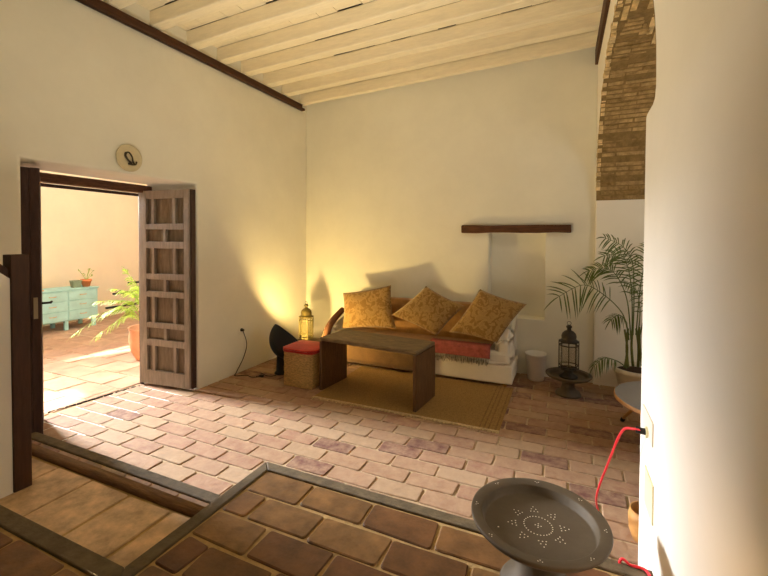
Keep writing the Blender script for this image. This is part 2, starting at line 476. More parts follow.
# walls that close the room out of sight
tag(struct('wall_rear', B((-3.3, -2.75, -.1), (.3, -2.6, ZT)), plaster), 'cream plaster wall behind the viewer', 'wall', kind='structure')
tag(struct('wall_arch_room', B((3.2, -1, -.1), (3.3, 5.6, ZT)), plaster_white), 'white wall of the room beyond the arch', 'wall', kind='structure')
tag(struct('wall_arch_room_back', B((XR2, 5.2, -.1), (3.2, 5.3, ZT)), plaster_white), 'white back wall of the room beyond the arch', 'wall', kind='structure')
tag(struct('wall_arch_room_front', B((XR2, 1.2, -.1), (3.2, 1.3, ZT)), plaster_white), 'white front wall of the room beyond the arch', 'wall', kind='structure')
# courtyard
tag(struct('wall_courtyard', B((-8.4, -1, -.1), (-8.0, 7.4, 4.2)), court_plaster), 'sunlit cream courtyard wall behind the aqua dresser', 'wall', kind='structure')
tag(struct('wall_courtyard_side', B((-8.0, 6.6, -.1), (-3.96, 6.8, 4.2)), court_plaster), 'cream side wall of the courtyard', 'wall', kind='structure')
tag(struct('wall_courtyard_near', B((-8.0, -1.0, -.1), (-3.96, -.8, 4.2)), court_plaster), 'cream near wall of the courtyard', 'wall', kind='structure')

# ------------------------------------------------------------------ ceiling
SL = .039
def zc(x): return 3.315+SL*(x-XL)
bm = new()
def skewbox(bm, lo, hi, mi=0):
    for f in (fs := box(bm, lo, hi, mi)): pass
    for v in {v for f in fs for v in f.verts}: v.co.z += SL*(v.co.x-XL)
skewbox(bm, (-3.4, -2.7, 3.50), (3.3, 5.3, 3.6), 1)
far = [4.675, 4.31, 3.965, 3.60, 3.262, 2.89, 2.52, 2.145, 1.77, 1.40, 1.02, .65, .28, -.1, -.48, -.86, -1.24, -1.62, -2.0]
ends = [YB+.12]+[y-.055 for y in far]+[-2.75]
for hi, lo in zip(ends, ends[1:]):
    x = XL-.1+random.uniform(-.2, 0)
    while x < XR:
        wd = random.uniform(.16, .30); g = random.choice((.002, .003, .004, .008))
        gap = .05+random.choice((.0, .0, .0, .004, .010, .016)) if hi < YB else .13
        skewbox(bm, (max(x+g/2, XL-.1), lo, 3.452), (x+wd-g/2, hi-gap, 3.475+random.uniform(0, .006)), 0)
        x += wd
cl = struct('ceiling', bm, [paint_wood, dark_void]); tag(cl, 'white painted plank ceiling carried on white beams', 'ceiling', kind='structure')
for i, y in enumerate(far):
    bm = new(); wv = .105 if i else .075
    n = 10; x0, x1 = XL-.05, XR+.02
    for k in range(n):
        a, b = x0+(x1-x0)*k/n, x0+(x1-x0)*(k+1)/n
        skewbox(bm, (a, y-wv, 3.315), (b, y, 3.456))
    bmesh.ops.remove_doubles(bm, verts=bm.verts[:], dist=.0005)
    inner = [f for f in bm.faces if abs(f.normal.x) > .9 and x0+.01 < f.calc_center_median().x < x1-.01]
    bmesh.ops.delete(bm, geom=inner, context='FACES_ONLY')
    for v in bm.verts:
        if v.co.z < 3.33+SL*(v.co.x-XL)+.02:
            v.co.z += .010*noise.noise(Vector((v.co.x*1.5, y*3, 1))); v.co.y += .012*noise.noise(Vector((v.co.x*1.5, y*3, 7)))
    obj('beam', bm, paint_wood, cl, bevel=.012)
t1 = struct('trim_1', B((XL-.02, -2.6, 3.240), (XL+.055, 4.60, 3.310)), plate_wood, bevel=.006)
tag(t1, 'dark wooden wall plate along the top of the left wall', 'beam', kind='structure')
b2 = new(); box(b2, (XL-.02, 4.595, 3.240), (XL+.055, 4.66, 3.270)); obj('carved_end', b2, plate_wood, t1, bevel=.004)
t2 = struct('trim_2', B((XR-.028, -2.6, 3.30), (XR+.05, 4.74, 3.46)), plate_wood, bevel=.006)
tag(t2, 'dark wooden wall plate above the brick arch', 'beam', kind='structure')
# white fill between beam ends, above the plate
t3 = struct('trim_3', B((XL-.02, -2.6, 3.24), (XL+.02, YB, 3.47)), plaster); tag(t3, 'plaster strip between the beam ends above the dark plate', 'trim', kind='structure')

# ------------------------------------------------------------------ doors
def leaf(name, hinge, free, label, wood, z0, z1):
    h, f = Vector((*hinge, 0)), Vector((*free, 0)); ax = (f-h).normalized(); ln = (f-h).length
    nrm = Vector((0, 0, 1)).cross(ax)
    T = Matrix.Identity(4)
    for i in range(3): T[i][0], T[i][1], T[i][2] = ax[i], nrm[i], (0, 0, 1)[i]
    T[0][3], T[1][3] = h.x, h.y
    root = thing(name, label, 'door', (h.x, h.y, z0), kind='structure')
    return root, T, ln
# right leaf: front face towards -y (towards the opening and the viewer)
root, T, ln = leaf('door_1', (-3.945, 2.80), (-3.315, 2.862), 'open panelled brown wooden door leaf folded against the right side of the doorway', door_wood, .02, 1.975)
z0, z1 = .025, 1.975
obj('panel', B((0, -.005, z0), (ln, .03, z1), T), door_wood, root)
bm = new()
def rel(a): return z1-(a-30)/515*(z1-z0)
def rx(a): return (a-30)/122*ln
def bar(x0, x1, za, zb_, d=.032): box(bm, (rx(x0), -.005-d, min(rel(za), rel(zb_))), (rx(x1), -.004, max(rel(za), rel(zb_))), 0, T)
bar(30, 48, 30, 545); bar(140, 152, 30, 545)
rows = [(52, 118), (133, 165), (183, 250), (265, 297), (312, 380), (394, 425), (442, 508)]
prev = 30
for i, (a, b) in enumerate(rows):
    bar(48, 140, prev, a); prev = b
    if i % 2 == 0: bar(61, 68, a, b, .030); bar(113, 120, a, b, .030)
    else: bar(90, 97, a, b, .030)
bar(48, 140, 508, 545)
obj('frame', bm, door_frame_wood, root, bevel=.004)
obj('edge_strip', B((ln-.002, -.02, z0), (ln+.018, .034, z1), T), door_dark, root, bevel=.003)
# left leaf, seen almost edge-on
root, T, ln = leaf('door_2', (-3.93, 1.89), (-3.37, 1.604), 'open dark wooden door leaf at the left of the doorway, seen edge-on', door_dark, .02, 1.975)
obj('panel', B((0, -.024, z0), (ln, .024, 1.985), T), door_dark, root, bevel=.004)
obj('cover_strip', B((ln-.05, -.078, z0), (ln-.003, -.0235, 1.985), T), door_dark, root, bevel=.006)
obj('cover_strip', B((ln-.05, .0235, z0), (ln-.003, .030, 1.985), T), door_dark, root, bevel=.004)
# frame of outer doorway
fr = struct('door_3', B((-3.965, 1.80, 1.955), (-3.88, 2.87, 2.03)), old_wood, bevel=.006); tag(fr, 'brown wooden door frame at the outer side of the doorway', 'door frame', kind='structure')
obj('jamb', B((-3.97, 2.78, 0), (-3.93, 2.80, 1.96)), door_dark, fr)
obj('header_strip', B((-3.99, 1.80, 1.925), (-3.966, 2.86, 1.952)), door_dark, fr)

def place(o): return o
root2 = root
nv = T @ Vector((ln, 0, 0))
bm = new(); box(bm, (ln, -.012, .93), (ln+.003, .012, 1.08), 0, T); obj('lock_plate', bm, steel, root2, bevel=.002)
bm = new(); tube(bm, [T @ Vector((ln-.06, .03, 1.03)), T @ Vector((ln-.06, .085, 1.03))], .008); tube(bm, [T @ Vector((ln-.06, .08, 1.03)), T @ Vector((ln-.02, .085, 1.028)), T @ Vector((ln-.16, .085, 1.025))][::2], .008)
obj('handle', bm, iron, root2, smooth=True)

bm = new()
for k in range(26):
    t = (k+random.random()*.7)/26; p = Vector((-4.035, 1.96, 0)).lerp(Vector((-3.925, 2.76, 0)), t)
    T4 = Matrix.Translation(p) @ Matrix.Rotation(random.uniform(.9, 2.0), 4, 'Z')
    box(bm, (-random.uniform(.008, .02), -.007, -.01), (random.uniform(.008, .02), .007, .003), 0, T4)
tag(struct('trim_4', bm, dark_void), 'row of dark pebbles set along the doorway threshold', 'threshold', kind='structure')

# ------------------------------------------------------------------ newel, rail, stair wall
root = thing('stair_railing', 'dark brown square newel post with sloping handrail beside the doorway', 'railing', (-2.64, 1.17, ZS))
obj('newel_post', B((-2.685, 1.134, ZS), (-2.602, 1.212, 1.41)), newel_wood, root, bevel=.004)
bm = new(); a = [(1.134, 1.335), (1.134, 1.285), (-.3, 2.525), (-.3, 2.575)]; extrude_yz(bm, a, -2.675, -2.62); obj('handrail', bm, newel_wood, root, bevel=.006)
bm = new(); extrude_yz(bm, [(1.132, ZS), (1.132, 1.287), (-.3, 2.525), (-.3, ZS)], -2.69, -2.612)
tag(struct('wall_stair', bm, plaster_white), 'low white stair wall under the handrail', 'wall', kind='structure')

# ------------------------------------------------------------------ wall plaque
pT = Matrix.Translation((XL, 2.228, 2.158)) @ Matrix.Rotation(PI/2, 4, 'Y')
root = thing('wall_plate', 'round cream ceramic dish with dark relief above the doorway', 'plate', (XL+.005, 2.228, 2.158))
bm = new(); lathe(bm, [(.02, .001), (.105, .004), (.112, .012), (.108, .02), (.098, .014), (.085, .012), (.03, .01), (.0, .01)], 40, T=pT, cap1=False)
obj('dish', bm, ceramic, root, smooth=True)
bm = new()
def pl(u, v): return pT @ Vector((-v, u, .018))
tube(bm, spline([pl(-.03, .04), pl(-.035, .015), pl(-.01, -.02), pl(.02, -.04)], 6), .010, 6, .006)
tube(bm, spline([pl(-.03, .04), pl(-.005, .045), pl(.02, .015), pl(.03, -.03), pl(.05, -.045), pl(.06, -.02)], 6), .006, 6)
tube(bm, spline([pl(-.01, -.045), pl(.02, -.05), pl(.05, -.047)], 6), .010, 6, .005)
obj('relief', bm, ink, root, smooth=True)

# ------------------------------------------------------------------ lintel
bm = rbox((-1.09, YB-.075, 1.575), (.075, YB+.01, 1.662), .010, 2, cuts=6, wob=.008, wscale=6)
tag(obj('niche_lintel', bm, lintel_wood, smooth=True), 'dark rustic wooden beam on the back wall above the niche', 'beam')

# ------------------------------------------------------------------ outlets
def outlet(name, x, y, z, sx, wy, hz, label, m):
    r = thing(name, label, 'outlet', (x, y, z))
    s = 1 if sx > 0 else -1
    obj('cover_plate', rbox((min(x, x+s*.005), y-wy/2, z-hz/2), (max(x, x+s*.005), y+wy/2, z+hz/2), .0018, 2), m, r)
    return r
o = outlet('power_outlet', XL, 3.50, .475, 1, .085, .085, 'small square outlet on the left wall with a black plug', plaster)
bm = new(); lathe(bm, [(.018, 0), (.018, .012), (.0, .012)], 16, T=Matrix.Translation((XL+.008, 3.50, .475)) @ Matrix.Rotation(PI/2, 4, 'Y'), cap1=False); obj('socket', bm, rubber, o)
o = outlet('power_outlet', XR, 1.778, .81, -1, .19, .085, 'white outlet at the right wall end with the red cord plugged in', outlet_m)
bm = new(); lathe(bm, [(.02, 0), (.02, .006), (0, .006)], 16, T=Matrix.Translation((XR-.006, 1.765, .785)) @ Matrix.Rotation(-PI/2, 4, 'Y'), cap1=False); obj('socket', bm, outlet_y, o)
o = outlet('power_outlet', XR, 1.735, .57, -1, .15, .14, 'blank ivory cover plate low on the right wall below the red cord plug', outlet_y)

# ------------------------------------------------------------------ arch lamp
LC = Vector((-2.81, 3.77, .37)); LR = .245
n_ = Vector((.36, .62, .70)).normalized()
za = n_; xa = za.cross(Vector((0, 0, 1))).normalized(); ya = za.cross(xa)
LT = Matrix.Identity(4)
for i in range(3): LT[i][0], LT[i][1], LT[i][2], LT[i][3] = xa[i], ya[i], za[i], LC[i]
root = thing('floor_lamp', 'black half-dome floor lamp in the corner by the left wall', 'lamp', (-2.95, 3.72, 0))
bm = new(); prof = [(LR*math.sin(a), -LR*math.cos(a)) for a in [PI/2*k/14 for k in range(1, 15)]]
lathe(bm, prof, 48, T=LT, cap1=False); obj('dome', bm, lamp_black, root, smooth=True)
bm = new(); prof = [((LR-.008)*math.sin(a), -(LR-.008)*math.cos(a)) for a in [PI/2*k/14 for k in range(1, 15)]]
lathe(bm, prof, 48, T=LT, cap1=False)
lathe(bm, [(LR-.008, 0), (LR, .0015)], 48, T=LT, cap0=False, cap1=False); obj('dome_lining', bm, lamp_in, root, smooth=True)
apex = LC-n_*LR*.97
bm = new(); lathe(bm, [(.075, 0), (.075, .012), (.055, .03), (.048, apex.z), (.05, apex.z+.04)], 28, loc=(apex.x+.035, apex.y+.03, 0)); obj('stand', bm, lamp_black, root, smooth=True)
cord = [(XL+.02, 3.50, .475), (XL+.05, 3.49, .45), (XL+.03, 3.56, .30), (XL+.02, 3.52, .16), (XL+.03, 3.40, .03), (XL+.05, 3.36, .006), (-3.15, 3.42, .006), (-3.05, 3.40, .006), (-2.98, 3.47, .006), (-3.06, 3.55, .006), (-2.93, 3.50, .006), (-2.86, 3.54, .006), (-2.88, 3.62, .006)]
bm = new(); tube(bm, spline(cord, 8), .0045, 6); cd = obj('cord', bm, rubber, root, smooth=True)
obj('inline_switch', rbox((-3.00, 3.445, .002), (-2.95, 3.475, .022), .006, 2), rubber, cd, smooth=True)
bm = new(); tube(bm, [(XL+.012, 3.50, .475), (XL+.04, 3.50, .472)], .014, 10); obj('plug', bm, rubber, cd, smooth=True)
bm = new()
bmesh.ops.create_uvsphere(bm, u_segments=16, v_segments=10, radius=.03, matrix=Matrix.Translation(LC-n_*.15))
em = bpy.data.materials.new('bulb_glow'); em.use_nodes = True
b = em.node_tree.nodes['Principled BSDF']; b.inputs['Emission Color'].default_value = (1, .62, .16, 1); b.inputs['Emission Strength'].default_value = 6
obj('bulb', bm, em, root, smooth=True)
LAMP_POS = LC-n_*.105

# ------------------------------------------------------------------ pouf
root = thing('pouf', 'square woven jute pouf with red seat beside the coffee table', 'pouf', (-2.42, 3.52, 0))
bm = new(); n = 14; hz = .345
for k in range(n):
    z = hz*k/n
    c_ = rbox((-2.635, 3.335, z), (-2.235, 3.71, z+hz/n+.003), .012, 2)
    for v in c_.verts:  # rounded corners
        dx, dy = (v.co.x+2.435)/.2, (v.co.y-3.5225)/.1875
        q = max(abs(dx), abs(dy)); l = math.hypot(dx, dy)
        if l > 1.18: f = 1.18/l; v.co.x = -2.435+dx*.2*f; v.co.y = 3.5225+dy*.1875*f
        off = .006*math.sin(k*1.7); v.co.x += off*.4
    me = bpy.data.meshes.new('t'); c_.to_mesh(me); c_.free(); bm.from_mesh(me); bpy.data.meshes.remove(me)
obj('woven_body', bm, jute, root, smooth=True)
bm = rbox((-2.64, 3.33, .350), (-2.23, 3.715, .388), .014, 3, cuts=5)
for v in bm.verts:
    dx, dy = (v.co.x+2.435)/.2, (v.co.y-3.5225)/.1875; l = math.hypot(dx, dy)
    if l > 1.22: f = 1.22/l; v.co.x = -2.435+dx*.2*f; v.co.y = 3.5225+dy*.1875*f
    if v.co.z > .36: v.co.z += .012*max(0, 1-dx*dx)*max(0, 1-dy*dy)
obj('seat_pad', bm, red_felt, root, smooth=True)

# ------------------------------------------------------------------ coffee table
root = thing('coffee_table', 'low dark wooden waterfall coffee table in front of the sofa', 'table', (-1.63, 3.54, 0))
TT = Matrix.Translation((-1.6435, 3.545, .0)) @ Matrix.Rotation(math.radians(-5.6), 4, 'Z')
wx, wy = .525, .215
bm = B((-wx, -wy, .495), (wx, wy, .532), TT); obj('tabletop', bm, table_top_wood, root, bevel=.014)
for s in (-1, 1):
    bm = new(); x0, x1 = (-wx, -wx+.034) if s < 0 else (wx-.034, wx)
    box(bm, (x0, -wy, .008), (x1, wy, .4945), 0, TT); obj('side_panel', bm, table_side_wood, root, bevel=.004)

# ------------------------------------------------------------------ rug
root = thing('rug', 'flat brown jute rug with striped border under the coffee table', 'rug', (-1.3, 3.7, 0))
RL, RR, RF, RB = -2.15, -.44, 3.20, 4.235
bm = B((RL, RF+.03, .0015), (RR, RB, .007)); obj('weave', bm, rug_m, root)
bm = new()
for x in (-.60, -.565, -.53, -.475): box(bm, (x, RF+.03, .0065), (x+.012, RB, .0082))
obj('border_stripe', bm, rug_stripe, root)
bm = new(); x = RL
while x < RR-.01:
    d = random.uniform(-.012, .012); box(bm, (x, RF+d, .001), (x+.011, RF+.034, .0085)); x += .0125
obj('frayed_edge', bm, rug_edge, root)

# ------------------------------------------------------------------ sofa
SXL, SXR, SF, SB = -2.70, -.45, 4.21, 4.72
root = thing('sofa', 'low white slipcovered sofa against the back wall', 'sofa', (-1.57, 4.46, 0))
obj('base', rbox((SXL, SF, .035), (SXR, SB, .225), .02, 3, cuts=6, wob=.008), white_cloth, root, smooth=True)
obj('seat_cushion', rbox((SXL+.05, SF-.005, .215), (SXR-.03, SB-.1, .365), .045, 4, cuts=6, wob=.01), white_cloth, root, smooth=True)
bm = rbox((SXL+.22, SB-.16, .20), (SXR-.005, SB+.015, .74), .05, 4, cuts=6, wob=.012)
obj('backrest', bm, white_cloth, root, smooth=True)
def arm(x0, x1, zf, zbk, nm='armrest'):
    bm = rbox((x0, SF+.015, .22), (x1, SB, .60), .085, 5, cuts=5, wob=.01)
    for v in bm.verts:
        t = (v.co.y-SF)/(SB-SF); top = zf+(zbk-zf)*max(0, min(1, t))**.8
        v.co.z = .22+(v.co.z-.22)/(.38)*(top-.22)
    return obj(nm, bm, white_cloth, root, smooth=True)
arm(SXR-.185, SXR, .52, .79); arm(SXL, SXL+.16, .36, .56)
for x in (SXL+.08, SXR-.08):
    for y in (SF+.05, SB-.06):
        bm = new(); lathe(bm, [(.016, .001), (.022, .04)], 12, loc=(x, y, 0)); obj('foot', bm, tan_wood, root)

# bedspread draped over the seat and back
def drape(x0, x1, prof, nx=30, wob=.006):
    bm = new(); P = []
    for i in range(nx+1):
        x = x0+(x1-x0)*i/nx; row = []
        for j, (y, z) in enumerate(prof):
            w_ = wob*noise.noise(Vector((x*5, j*.35, 2)))
            row.append(bm.verts.new((x+.5*w_, y+w_, z+abs(w_))))
        P.append(row)
    for i in range(nx):
        for j in range(len(prof)-1): bm.faces.new((P[i][j], P[i+1][j], P[i+1][j+1], P[i][j+1]))
    return bm
def fine(prof, n=5):
    out = []
    for a, b in zip(prof, prof[1:]):
        for k in range(n): out.append((a[0]+(b[0]-a[0])*k/n, a[1]+(b[1]-a[1])*k/n))
    return out+[prof[-1]]
def sheet(name, bm, m, root, th=.006):
    o = obj(name, bm, m, root, smooth=True)
    s = o.modifiers.new('solid', 'SOLIDIFY'); s.thickness = th; s.offset = 1
    return o
root = thing('bedspread', 'ochre cloth spread over the seat and back of the sofa', 'bedspread', (-1.6, 4.4, .38))
bm = drape(SXL+.24, SXR-.225, fine([(SF-.026, .34), (SF-.014, .376), (SF+.04, .384), (SB-.20, .386), (SB-.187, .44), (SB-.182, .70), (SB-.14, .764), (SB-.03, .766)]))
sheet('spread', bm, spread_m, root)
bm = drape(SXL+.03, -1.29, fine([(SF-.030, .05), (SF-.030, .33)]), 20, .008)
sheet('front_drop', bm, spread_shaded, root)
# cloth strip rolled along the left arm
bm = new()
pts = spline([(SXL+.12, SF-.08, .31), (SXL+.12, SF-.02, .425), (SXL+.12, SF+.1, .505), (SXL+.12, SF+.25, .565), (SXL+.12, SF+.32, .595)], 8)
tube(bm, pts, .045, 10, .035)
sheet_red = obj('rolled_edge', bm, mat('brown_throw', '#6d4a34', .95, bump=.5, bscale=30, var=.3), root, smooth=True)

# red fringed throw on the seat front
root = thing('fringed_throw', 'red woven throw with grey fringe over the front of the sofa seat', 'throw', (-.97, 4.25, .39))
bm = drape(-1.30, -.665, fine([(SF+.075, .414), (SF-.014, .413), (SF-.042, .382), (SF-.046, .29)]), 20, .006)
sheet('red_band', bm, red_weave, root)
bm = new(); x = -1.29
while x < -.67:
    L_ = random.uniform(.05, .085)
    tube(bm, [(x, SF-.050, .292), (x+random.uniform(-.006, .006), SF-.054, .292-L_*.5), (x+random.uniform(-.012, .012), SF-.050, .292-L_)], .005, 5, .003); x += .0135
obj('fringe', bm, fringe_m, root)['kind'] = 'stuff'
bm = new(); x = -1.29
while x < -.69:
    z = .424
    a = bm.verts.new((x, SF+.06, z)); b_ = bm.verts.new((x+.03, SF+.06, z)); c_ = bm.verts.new((x+.015, SF+.02, z+.001)); bm.faces.new((a, b_, c_)); x += .032
obj('zigzag_trim', bm, fringe_m, root)

# ------------------------------------------------------------------ cushions
def cushion(label, corners, th):
    "corners: tl, tr, br, bl in the room"
    tl, tr, br, bl = corners; bm = new(); n = 18; nrm = ((tr-bl).cross(tl-br)).normalized()
    if nrm.y > 0: nrm = -nrm
    faces = {}
    for s in (1, -1):
        g = []
        for j in range(n+1):
            row = []
            for i in range(n+1):
                u, v = i/n, j/n
                a, b_ = 2*u-1, 2*v-1
                # pinched sides: edges bow inwards
                uu = .5+.5*a*(1-.07*(1-b_*b_)); vv = .5+.5*b_*(1-.07*(1-a*a))
                p = (bl*(1-uu)+br*uu)*(1-vv)+(tl*(1-uu)+tr*uu)*vv
                hgt = th*(max(0, 1-a**2)**.55)*(max(0, 1-b_**2)**.55)
                hgt += .008*noise.noise(p*7)*min(1, hgt*20)
                row.append(bm.verts.new(p+nrm*s*hgt))
            g.append(row)
        for j in range(n):
            for i in range(n): bm.faces.new((g[j][i], g[j][i+1], g[j+1][i+1], g[j+1][i]))
    bmesh.ops.remove_doubles(bm, verts=bm.verts[:], dist=.0006)
    o = obj('cushion', bm, brocade, smooth=True)
    return tag(o, label, 'cushion', 'brocade cushions on the sofa')
cushion('ochre brocade cushion standing upright at the left end of the sofa', [at(343, 293, 4.45), at(391, 285, 4.45), at(396, 328.5, 4.33), at(342, 328.5, 4.29)], .06)
cushion('ochre brocade cushion tilted on its corner at the middle of the sofa', [at(426, 286, 4.46), at(465, 306, 4.40), at(437, 336, 4.26), at(391, 315, 4.28)], .062)
cushion('ochre brocade cushion leaning against the right arm of the sofa', [at(480, 289, 4.44), at(527, 304, 4.40), at(497, 343, 4.14), at(449, 332, 4.26)], .065)

# ------------------------------------------------------------------ tray stands and lanterns
def tray_stand(label, loc, R, hgt, group='round metal tray stands', dots=False):
    r = thing('tray_stand', label, 'tray stand', loc, group)
    X, Y, Z = loc
    bm = new(); z = hgt; bm0 = bm
    lathe(bm, [(.03, z-.045), (R*.72, z-.042), (R*.93, z-.022), (R*.99, z-.008), (R*1.0, z-.001), (R*.995, z+.003), (R*.98, z+.004), (R*.85, z-.001), (R*.835, z-.002), (R*.825, z-.005), (R*.80, z-.025), (R*.79, z-.029), (R*.775, z-.031), (0.0, z-.031)], 64, loc=loc, cap1=False)
    bm = new()
    lathe(bm, [(R*.55, 0), (R*.56, .012), (R*.5, .03), (R*.34, .05), (R*.27, hgt*.45), (R*.27, hgt*.55), (R*.34, hgt*.72), (R*.5, z-.044)], 40, loc=loc)
    obj('pedestal', bm, tray_metal, r, smooth=True)
    tb = bm0
    if dots:
        def dot(px, py, rr=.0022, zz=-.0295):
            vs = bmesh.ops.create_circle(bm0, cap_ends=True, segments=8, radius=rr, matrix=Matrix.Translation((X+px, Y+py, Z+z+zz)))['verts']
            for f in {f for v in vs for f in v.link_faces}: f.material_index = 1
        for dx, dy in ((0, 0), (.009, 0), (0, .009), (-.009, 0), (0, -.009)): dot(dx, dy)
        for k in range(28):
            a = 2*PI*k/28; dot(.045*math.cos(a), .045*math.sin(a))
        for k in range(8):
            a = 2*PI*(k+.3)/8
            for q, (rr, da) in enumerate(((.072, 0), (.072, .16), (.072, -.16), (.084, .09), (.084, -.09), (.096, 0))): dot(rr*math.cos(a+da), rr*math.sin(a+da))
        for k in range(8):
            a = 2*PI*(k+.1)/8
            for dr, da in ((0, 0), (.008, .03), (.008, -.03), (.012, 0)): dot((R*.90+dr*.7)*math.cos(a+da), (R*.90+dr*.7)*math.sin(a+da), .0017, .0022)
        dot(-.12, -.06, .0028)
    obj('tray', bm0, [tray_metal, dot_m], r, smooth=True)
    return r
tray_stand('large round dark metal tray on a pedestal with white dot pattern, on the landing', (-.065, 1.425, ZL+.004), .218, .245, dots=True)
tray_stand('round dark metal tray stand under the lantern beside the palm', (.06, 4.30, 0), .208, .20)
tray_stand('round dark tray stand behind the pouf under the brass lantern', (-2.94, 4.30, 0), .19, .20)
def lantern(label, loc, metal, glass, group='moorish lanterns'):
    r = thing('lantern', label, 'lantern', loc, group)
    X, Y, Z = loc; R = .088
    bm = new(); lathe(bm, [(.085, 0), (.085, .012), (.06, .03), (.04, .045), (.045, .07), (.075, .085)], 20, loc=loc); obj('foot', bm, metal, r, smooth=True)
    bm = new()
    zs = (.085, .118, .31, .345)
    for z in zs: lathe(bm, [(R+.003, z-.005), (R+.003, z+.005), (R-.006, z+.005), (R-.006, z-.005), (R+.003, z-.005)], 8, loc=loc, cap0=False, cap1=False)
    for k in range(8):
        a = 2*PI*k/8; p = Vector((X+R*math.cos(a), Y+R*math.sin(a), Z))
        tube(bm, [p+Vector((0, 0, .085)), p+Vector((0, 0, .345))], .0045, 6)
    obj('cage', bm, metal, r)
    bm = new(); lathe(bm, [(R-.004, .118), (R-.004, .31)], 8, loc=loc, cap0=False, cap1=False); obj('glass', bm, glass, r)
    bm = new(); lathe(bm, [(R+.004, .345), (R+.004, .352), (.072, .36), (.066, .375), (.068, .40), (.06, .425), (.04, .445), (.02, .455), (.018, .475), (.026, .48), (.026, .495), (.012, .505), (0, .506)], 24, loc=loc, cap1=False); obj('domed_top', bm, metal, r, smooth=True)
    bm = new(); tube(bm, [(X+.018*math.cos(a), Y, Z+.522+.018*math.sin(a)) for a in [2*PI*k/16 for k in range(17)]], .0028, 6); obj('ring', bm, metal, r)
    return r
lantern('black openwork lantern standing on the tray by the palm', (.06, 4.30, .1715), black_metal, glass_s)
lantern('brass openwork lantern behind the red pouf', (-2.955, 4.27, .1715), brass, glass_y)

# ------------------------------------------------------------------ bucket
bm = new(); lathe(bm, [(.078, .002), (.082, .006), (.104, .268), (.110, .27), (.110, .285), (.1, .285), (.076, .012), (0, .012)], 36, loc=(-.255, 4.62, 0), cap1=False)
tag(obj('waste_bin', bm, bucket_m, smooth=True), 'small cloudy plastic bucket on the floor beside the sofa', 'bucket')

# ------------------------------------------------------------------ palms
def leaflet(bm, p, d, side_n, L_, w_, droop=.5):
    d = d.normalized(); prev = None; n = 4
    wd = d.cross(side_n); wd = wd.normalized() if wd.length > 1e-4 else Vector((1, 0, 0))
    for k in range(n+1):
        t = k/n; q = p+d*L_*t+Vector((0, 0, -droop*L_*t*t))
        ww = w_*(math.sin(PI*min(1, .12+t*.88))**.7) if k < n else 0
        if k == n: cur = [bm.verts.new(q)]
        else: cur = [bm.verts.new(q+wd*ww*.5), bm.verts.new(q+side_n*ww*.12), bm.verts.new(q-wd*ww*.5)]
        if prev:
            if len(cur) == 3:
                bm.faces.new((prev[0], prev[1], cur[1], cur[0])); bm.faces.new((prev[1], prev[2], cur[2], cur[1]))
            else:
                bm.faces.new((prev[0], prev[1], cur[0])); bm.faces.new((prev[1], prev[2], cur[0]))
        prev = cur
def frond(root, pts, nl, L_, w_, m, droop=.4, start=.3, upn=Vector((0, -1, .4)), sweep=.75):
    bm = new(); sp = spline(pts, 10); tube(bm, sp, .006, 6, .002)
    n = len(sp)
    for k in range(nl):
        t = start+(1-start)*(k+.5)/nl; i = min(n-2, int(t*(n-1)))
        p = sp[i]; tan = (sp[i+1]-sp[max(0, i-1)]).normalized()
        nn = (upn-tan*upn.dot(tan)).normalized(); sd = tan.cross(nn)
        ll = L_*math.sin(PI*(.18+.72*(k+.5)/nl))**.6*random.uniform(.9, 1.08)
        for s in (1, -1):
            d = sd*s+tan*sweep+nn*random.uniform(-.05, .2)
            leaflet(bm, p, d, nn, ll, w_, droop*random.uniform(.7, 1.3))
    leaflet(bm, sp[-1], sp[-1]-sp[-3], upn.normalized(), L_*.6, w_, droop)
    return obj('frond', bm, m, root)
PLX, PLY = .65, 4.43
root = thing('potted_palm', 'green potted palm in a white pot under the brick arch', 'plant', (PLX, PLY, 0))
bm = new(); lathe(bm, [(.125, .002), (.135, .02), (.185, .255), (.205, .258), (.208, .30), (.19, .302), (.18, .25), (0, .25)], 40, loc=(PLX, PLY, 0), cap1=False); obj('pot', bm, pot_white, root, smooth=True)
bm = new(); lathe(bm, [(.178, .255), (.178, .262), (0, .27)], 30, loc=(PLX, PLY, 0), cap1=False); obj('soil', bm, soil_m, root)
def A(*l): return [at(u, v, y) for u, v, y in l]
crown = [(628, 367), (633, 366), (638, 367), (625, 368), (642, 366), (631, 369)]
for i, (u, v) in enumerate(crown[:5]):
    bm = new(); p = at(u, v, 4.40+.03*(i % 3)); tube(bm, spline([p, p+Vector((random.uniform(-.02, .02), .01, .18)), p+Vector((random.uniform(-.03, .02), .02, .36))], 6), .013, 8, .009); obj('stem', bm, stem_m, root, smooth=True)
frond(root, A((633, 335, 4.42), (634, 290, 4.42), (632, 262, 4.40), (622, 246, 4.36), (605, 238, 4.30)), 18, .16, .012, leaf_m, .5, .35)
frond(root, A((629, 335, 4.42), (622, 313, 4.40), (604, 295, 4.33), (583, 285, 4.26), (558, 297, 4.20)), 15, .27, .013, leaf_m, .35, .42, Vector((.25, -.75, .8)), .45)
frond(root, A((631, 340, 4.42), (627, 300, 4.44), (616, 275, 4.46), (603, 268, 4.5), (588, 271, 4.54)), 18, .18, .012, leaf_m, .45, .4, Vector((.1, -.8, .6)))
frond(root, A((632, 335, 4.42), (632, 300, 4.42), (629, 272, 4.40), (621, 255, 4.38), (604, 256, 4.34)), 19, .17, .012, leaf_m, .4, .3)
frond(root, A((629, 340, 4.40), (626, 322, 4.36), (619, 315, 4.3), (611, 320, 4.25)), 12, .13, .011, leaf_m, .7, .35, Vector((.1, -.3, 1)))
frond(root, A((627, 368, 4.36), (617, 361, 4.30), (604, 358, 4.25), (594, 366, 4.22)), 12, .12, .011, leaf_m, .9, .35, Vector((.1, -.2, 1)), .6)
